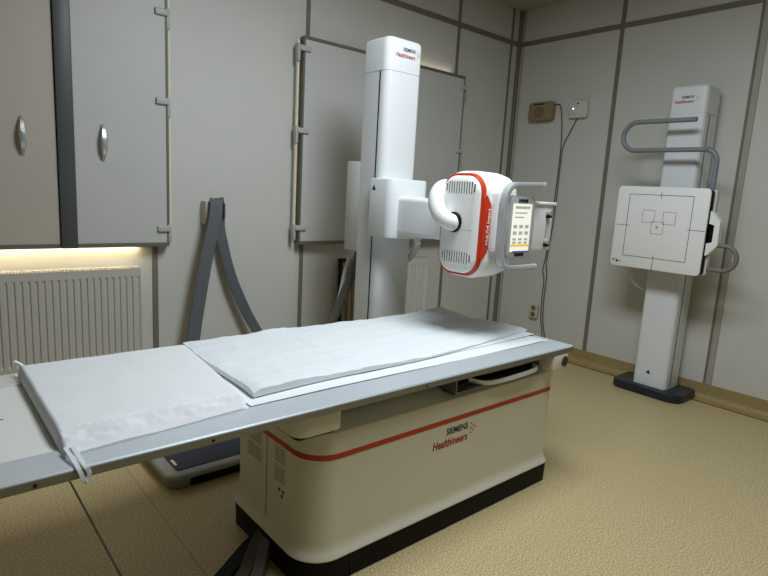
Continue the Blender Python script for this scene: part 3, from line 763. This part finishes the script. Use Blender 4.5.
# compression strap over a wall peg
bm = B(); box(bm, 1.432, 1.464, YB - .075, YB, 1.135, 1.275, .004, 2); box(bm, 1.464, 1.530, YB - .066, YB - .01, 1.235, 1.265, .004, 2)
t = meta(obj('wall_peg', bm, M['sock']), 'small ivory peg on the back wall holding the grey strap', 'peg')
t = thing('compression_strap', 'long slate-grey strap looped over the ivory wall peg', 'strap', (1.48, 3.40, 0))
bm = B()
ribbon(bm, [(1.505, 3.392, 1.287), (1.490, 3.366, 1.283), (1.482, 3.352, 1.22), (1.462, 3.345, 1.12), (1.430, 3.34, .99), (1.398, 3.335, .84), (1.368, 3.33, .68), (1.335, 3.32, .5), (1.305, 3.30, .34), (1.28, 3.27, .15), (1.27, 3.24, .012), (1.26, 3.15, .012)], (1, .0, .12), .082, .012)
obj('front_run', bm, M['strap'], t, label='slate-grey webbing run hanging left')
bm = B()
ribbon(bm, [(1.510, 3.385, 1.287), (1.522, 3.40, 1.275), (1.528, 3.405, 1.20), (1.532, 3.405, 1.10), (1.552, 3.40, 1.0), (1.58, 3.395, .88), (1.622, 3.39, .75), (1.665, 3.385, .65), (1.720, 3.38, .53), (1.79, 3.365, .40), (1.88, 3.34, .22), (1.95, 3.30, .012), (1.98, 3.2, .012)], (1, -.2, .35), .066, .014)
obj('rear_run', bm, M['strap'], t, label='creased webbing run hanging right')
bm = B(); box(bm, 1.545, 1.556, 3.375, 3.40, 1.17, 1.265, .003, 1); obj('buckle', bm, M['hose'], t)

# board leaning against the wall left of the column
t = thing('leaning_board', 'narrow pale board with a dark edge standing against the back wall', 'board', (2.6, 3.40, 0))
lean = Matrix.Rotation(math.radians(-2.2), 3, 'X'); piv = Vector((2.6, 3.38, 0))
bm = B(); box(bm, 2.516, 2.770, 3.385, 3.41, .0, .865, .002, 1, rot=(piv, lean)); obj('sheet', bm, M['wood'], t)
bm = B(); box(bm, 2.498, 2.516, 3.378, 3.412, .0, .87, .002, 1, rot=(piv, lean)); box(bm, 2.498, 2.560, 3.377, 3.413, .85, .874, .002, 1, rot=(piv, lean)); obj('frame', bm, M['gap'], t, label='dark frame edge')
bm = B(); box(bm, 2.550, 2.575, 3.376, 3.386, .0, .85, .002, 1, rot=(piv, lean)); box(bm, 2.605, 2.630, 3.376, 3.386, .0, .85, .002, 1, rot=(piv, lean)); obj('batten', bm, mat('dark_batten', '#7b6a54', .6, var=.1), t)
bm = B(); slab(bm, 'Y', 3.352, 3.372, 2.57, 2.62, .84, .90, .012, .004); obj('clip', bm, M['sock'], t)

# low platform under the table
t = thing('floor_platform', 'low grey floor platform with a navy top, under the table', 'floor platform', (1.1, 2.62, 0))
PXa, PXb, PYa, PYb = .828, 1.42, 2.365, 2.83
pr = lambda o, r=.06: rrect(PXa + o, PXb - o, PYa + o, PYb - o, max(r - o, .004), 8)
bm = B(); loft(bm, 'Z', [(0.0, pr(.02)), (.006, pr(.012)), (.045, pr(.002)), (.055, pr(0)), (.062, pr(.004)), (.066, pr(.012)), (.070, pr(.05)), (.070, pr(.055))])
obj('body', bm, M['scale_body'], t, label='silver-grey rounded body')
bm = B(); slab(bm, 'Z', .069, .0735, PXa + .055, PXb - .055, PYa + .05, PYb - .06, .02, .002)
nv = obj('navy_top', bm, M['navytop'], t, label='navy rubber top')
bm = B(); box(bm, PXa + .066, PXa + .078, PYa + .105, PYa + .165, .0732, .0742); obj('white_mark', bm, M['inkwhite'], nv, smooth=False)
bm = B(); box(bm, .93, 1.38, PYa - .001, PYa + .012, .010, .044, .002, 1); obj('front_slot', bm, M['black'], t)

# cable bundle leaving the pedestal
t = thing('floor_cables', 'grey fabric cable sleeves running from the pedestal across the floor', 'cable sleeve', (.83, 1.68, 0))
for i, pts in enumerate(([(.99, 1.775, .065), (.955, 1.76, .060), (.90, 1.715, .035), (.84, 1.655, .022), (.76, 1.585, .020), (.66, 1.50, .020), (.50, 1.38, .02)],
                         [(.99, 1.735, .06), (.96, 1.715, .055), (.925, 1.675, .032), (.87, 1.61, .022), (.79, 1.53, .020), (.66, 1.40, .02), (.50, 1.25, .02)])):
    bm = B(); ribbon(bm, pts, (.7, -.7, .2 if i else -.2), .046, .034)
    obj('sleeve', bm, M['hose'], t)
bm = B(); ribbon(bm, [(1.0, 1.83, .02), (.93, 1.80, .012), (.84, 1.74, .010), (.74, 1.67, .010), (.6, 1.56, .01)], (.6, -.8, 0), .06, .016)
obj('black_sleeve', bm, M['black'], t)

# ------------------------------------------------------------------ light
def area(name, loc, size, power, col, rot=(0, 0, 0), spread=180):
    d = bpy.data.lights.new(name, 'AREA'); d.shape = 'RECTANGLE'; d.size, d.size_y = size; d.energy = power; d.color = col
    d.spread = math.radians(spread)
    o = bpy.data.objects.new(name, d); link(o); o.location = loc; o.rotation_euler = rot
    return o
area('ceiling_lamp', (1.7, 1.1, 3.06), (.8, 1.5), 77, (.88, .955, 1.0))
# daylight leaking round the shutters
area('window_leak', (.35, 3.436, .996), (1.4, .05), 2.2, (1, .80, .48))
area('window_leak', (3.2, 3.44, 2.40), (.8, .03), .16, (1, .86, .62), (PI, 0, 0))
w = bpy.data.worlds.new('world'); w.use_nodes = True; bpy.context.scene.world = w
w.node_tree.nodes['Background'].inputs[0].default_value = (.5, .55, .6, 1); w.node_tree.nodes['Background'].inputs[1].default_value = .02

# ------------------------------------------------------------------ camera (solved from the photograph's vanishing points)
f_px, yaw, pitch, roll = 562.4290397, 0.7115285996, 0.1713221218, 0.0560157844
fw = Vector((math.sin(yaw) * math.cos(pitch), math.cos(yaw) * math.cos(pitch), -math.sin(pitch)))
r_ = fw.cross(Vector((0, 0, 1))).normalized(); u_ = r_.cross(fw)
c_, s_ = math.cos(roll), math.sin(roll)
rt = r_ * c_ + u_ * s_; up = u_ * c_ - r_ * s_
cam = bpy.data.cameras.new('camera'); co = bpy.data.objects.new('camera', cam); link(co)
cam.sensor_fit = 'HORIZONTAL'; cam.sensor_width = 36; cam.lens = f_px * 36 / 768; cam.clip_start = .05
mw = Matrix((rt, up, -fw)).transposed().to_4x4(); mw.translation = (0, 0, 1.4)
co.matrix_world = mw
S = bpy.context.scene; S.camera = co
S.view_settings.view_transform = 'Standard'; S.view_settings.look = 'None'; S.view_settings.exposure = 0; S.view_settings.gamma = 1
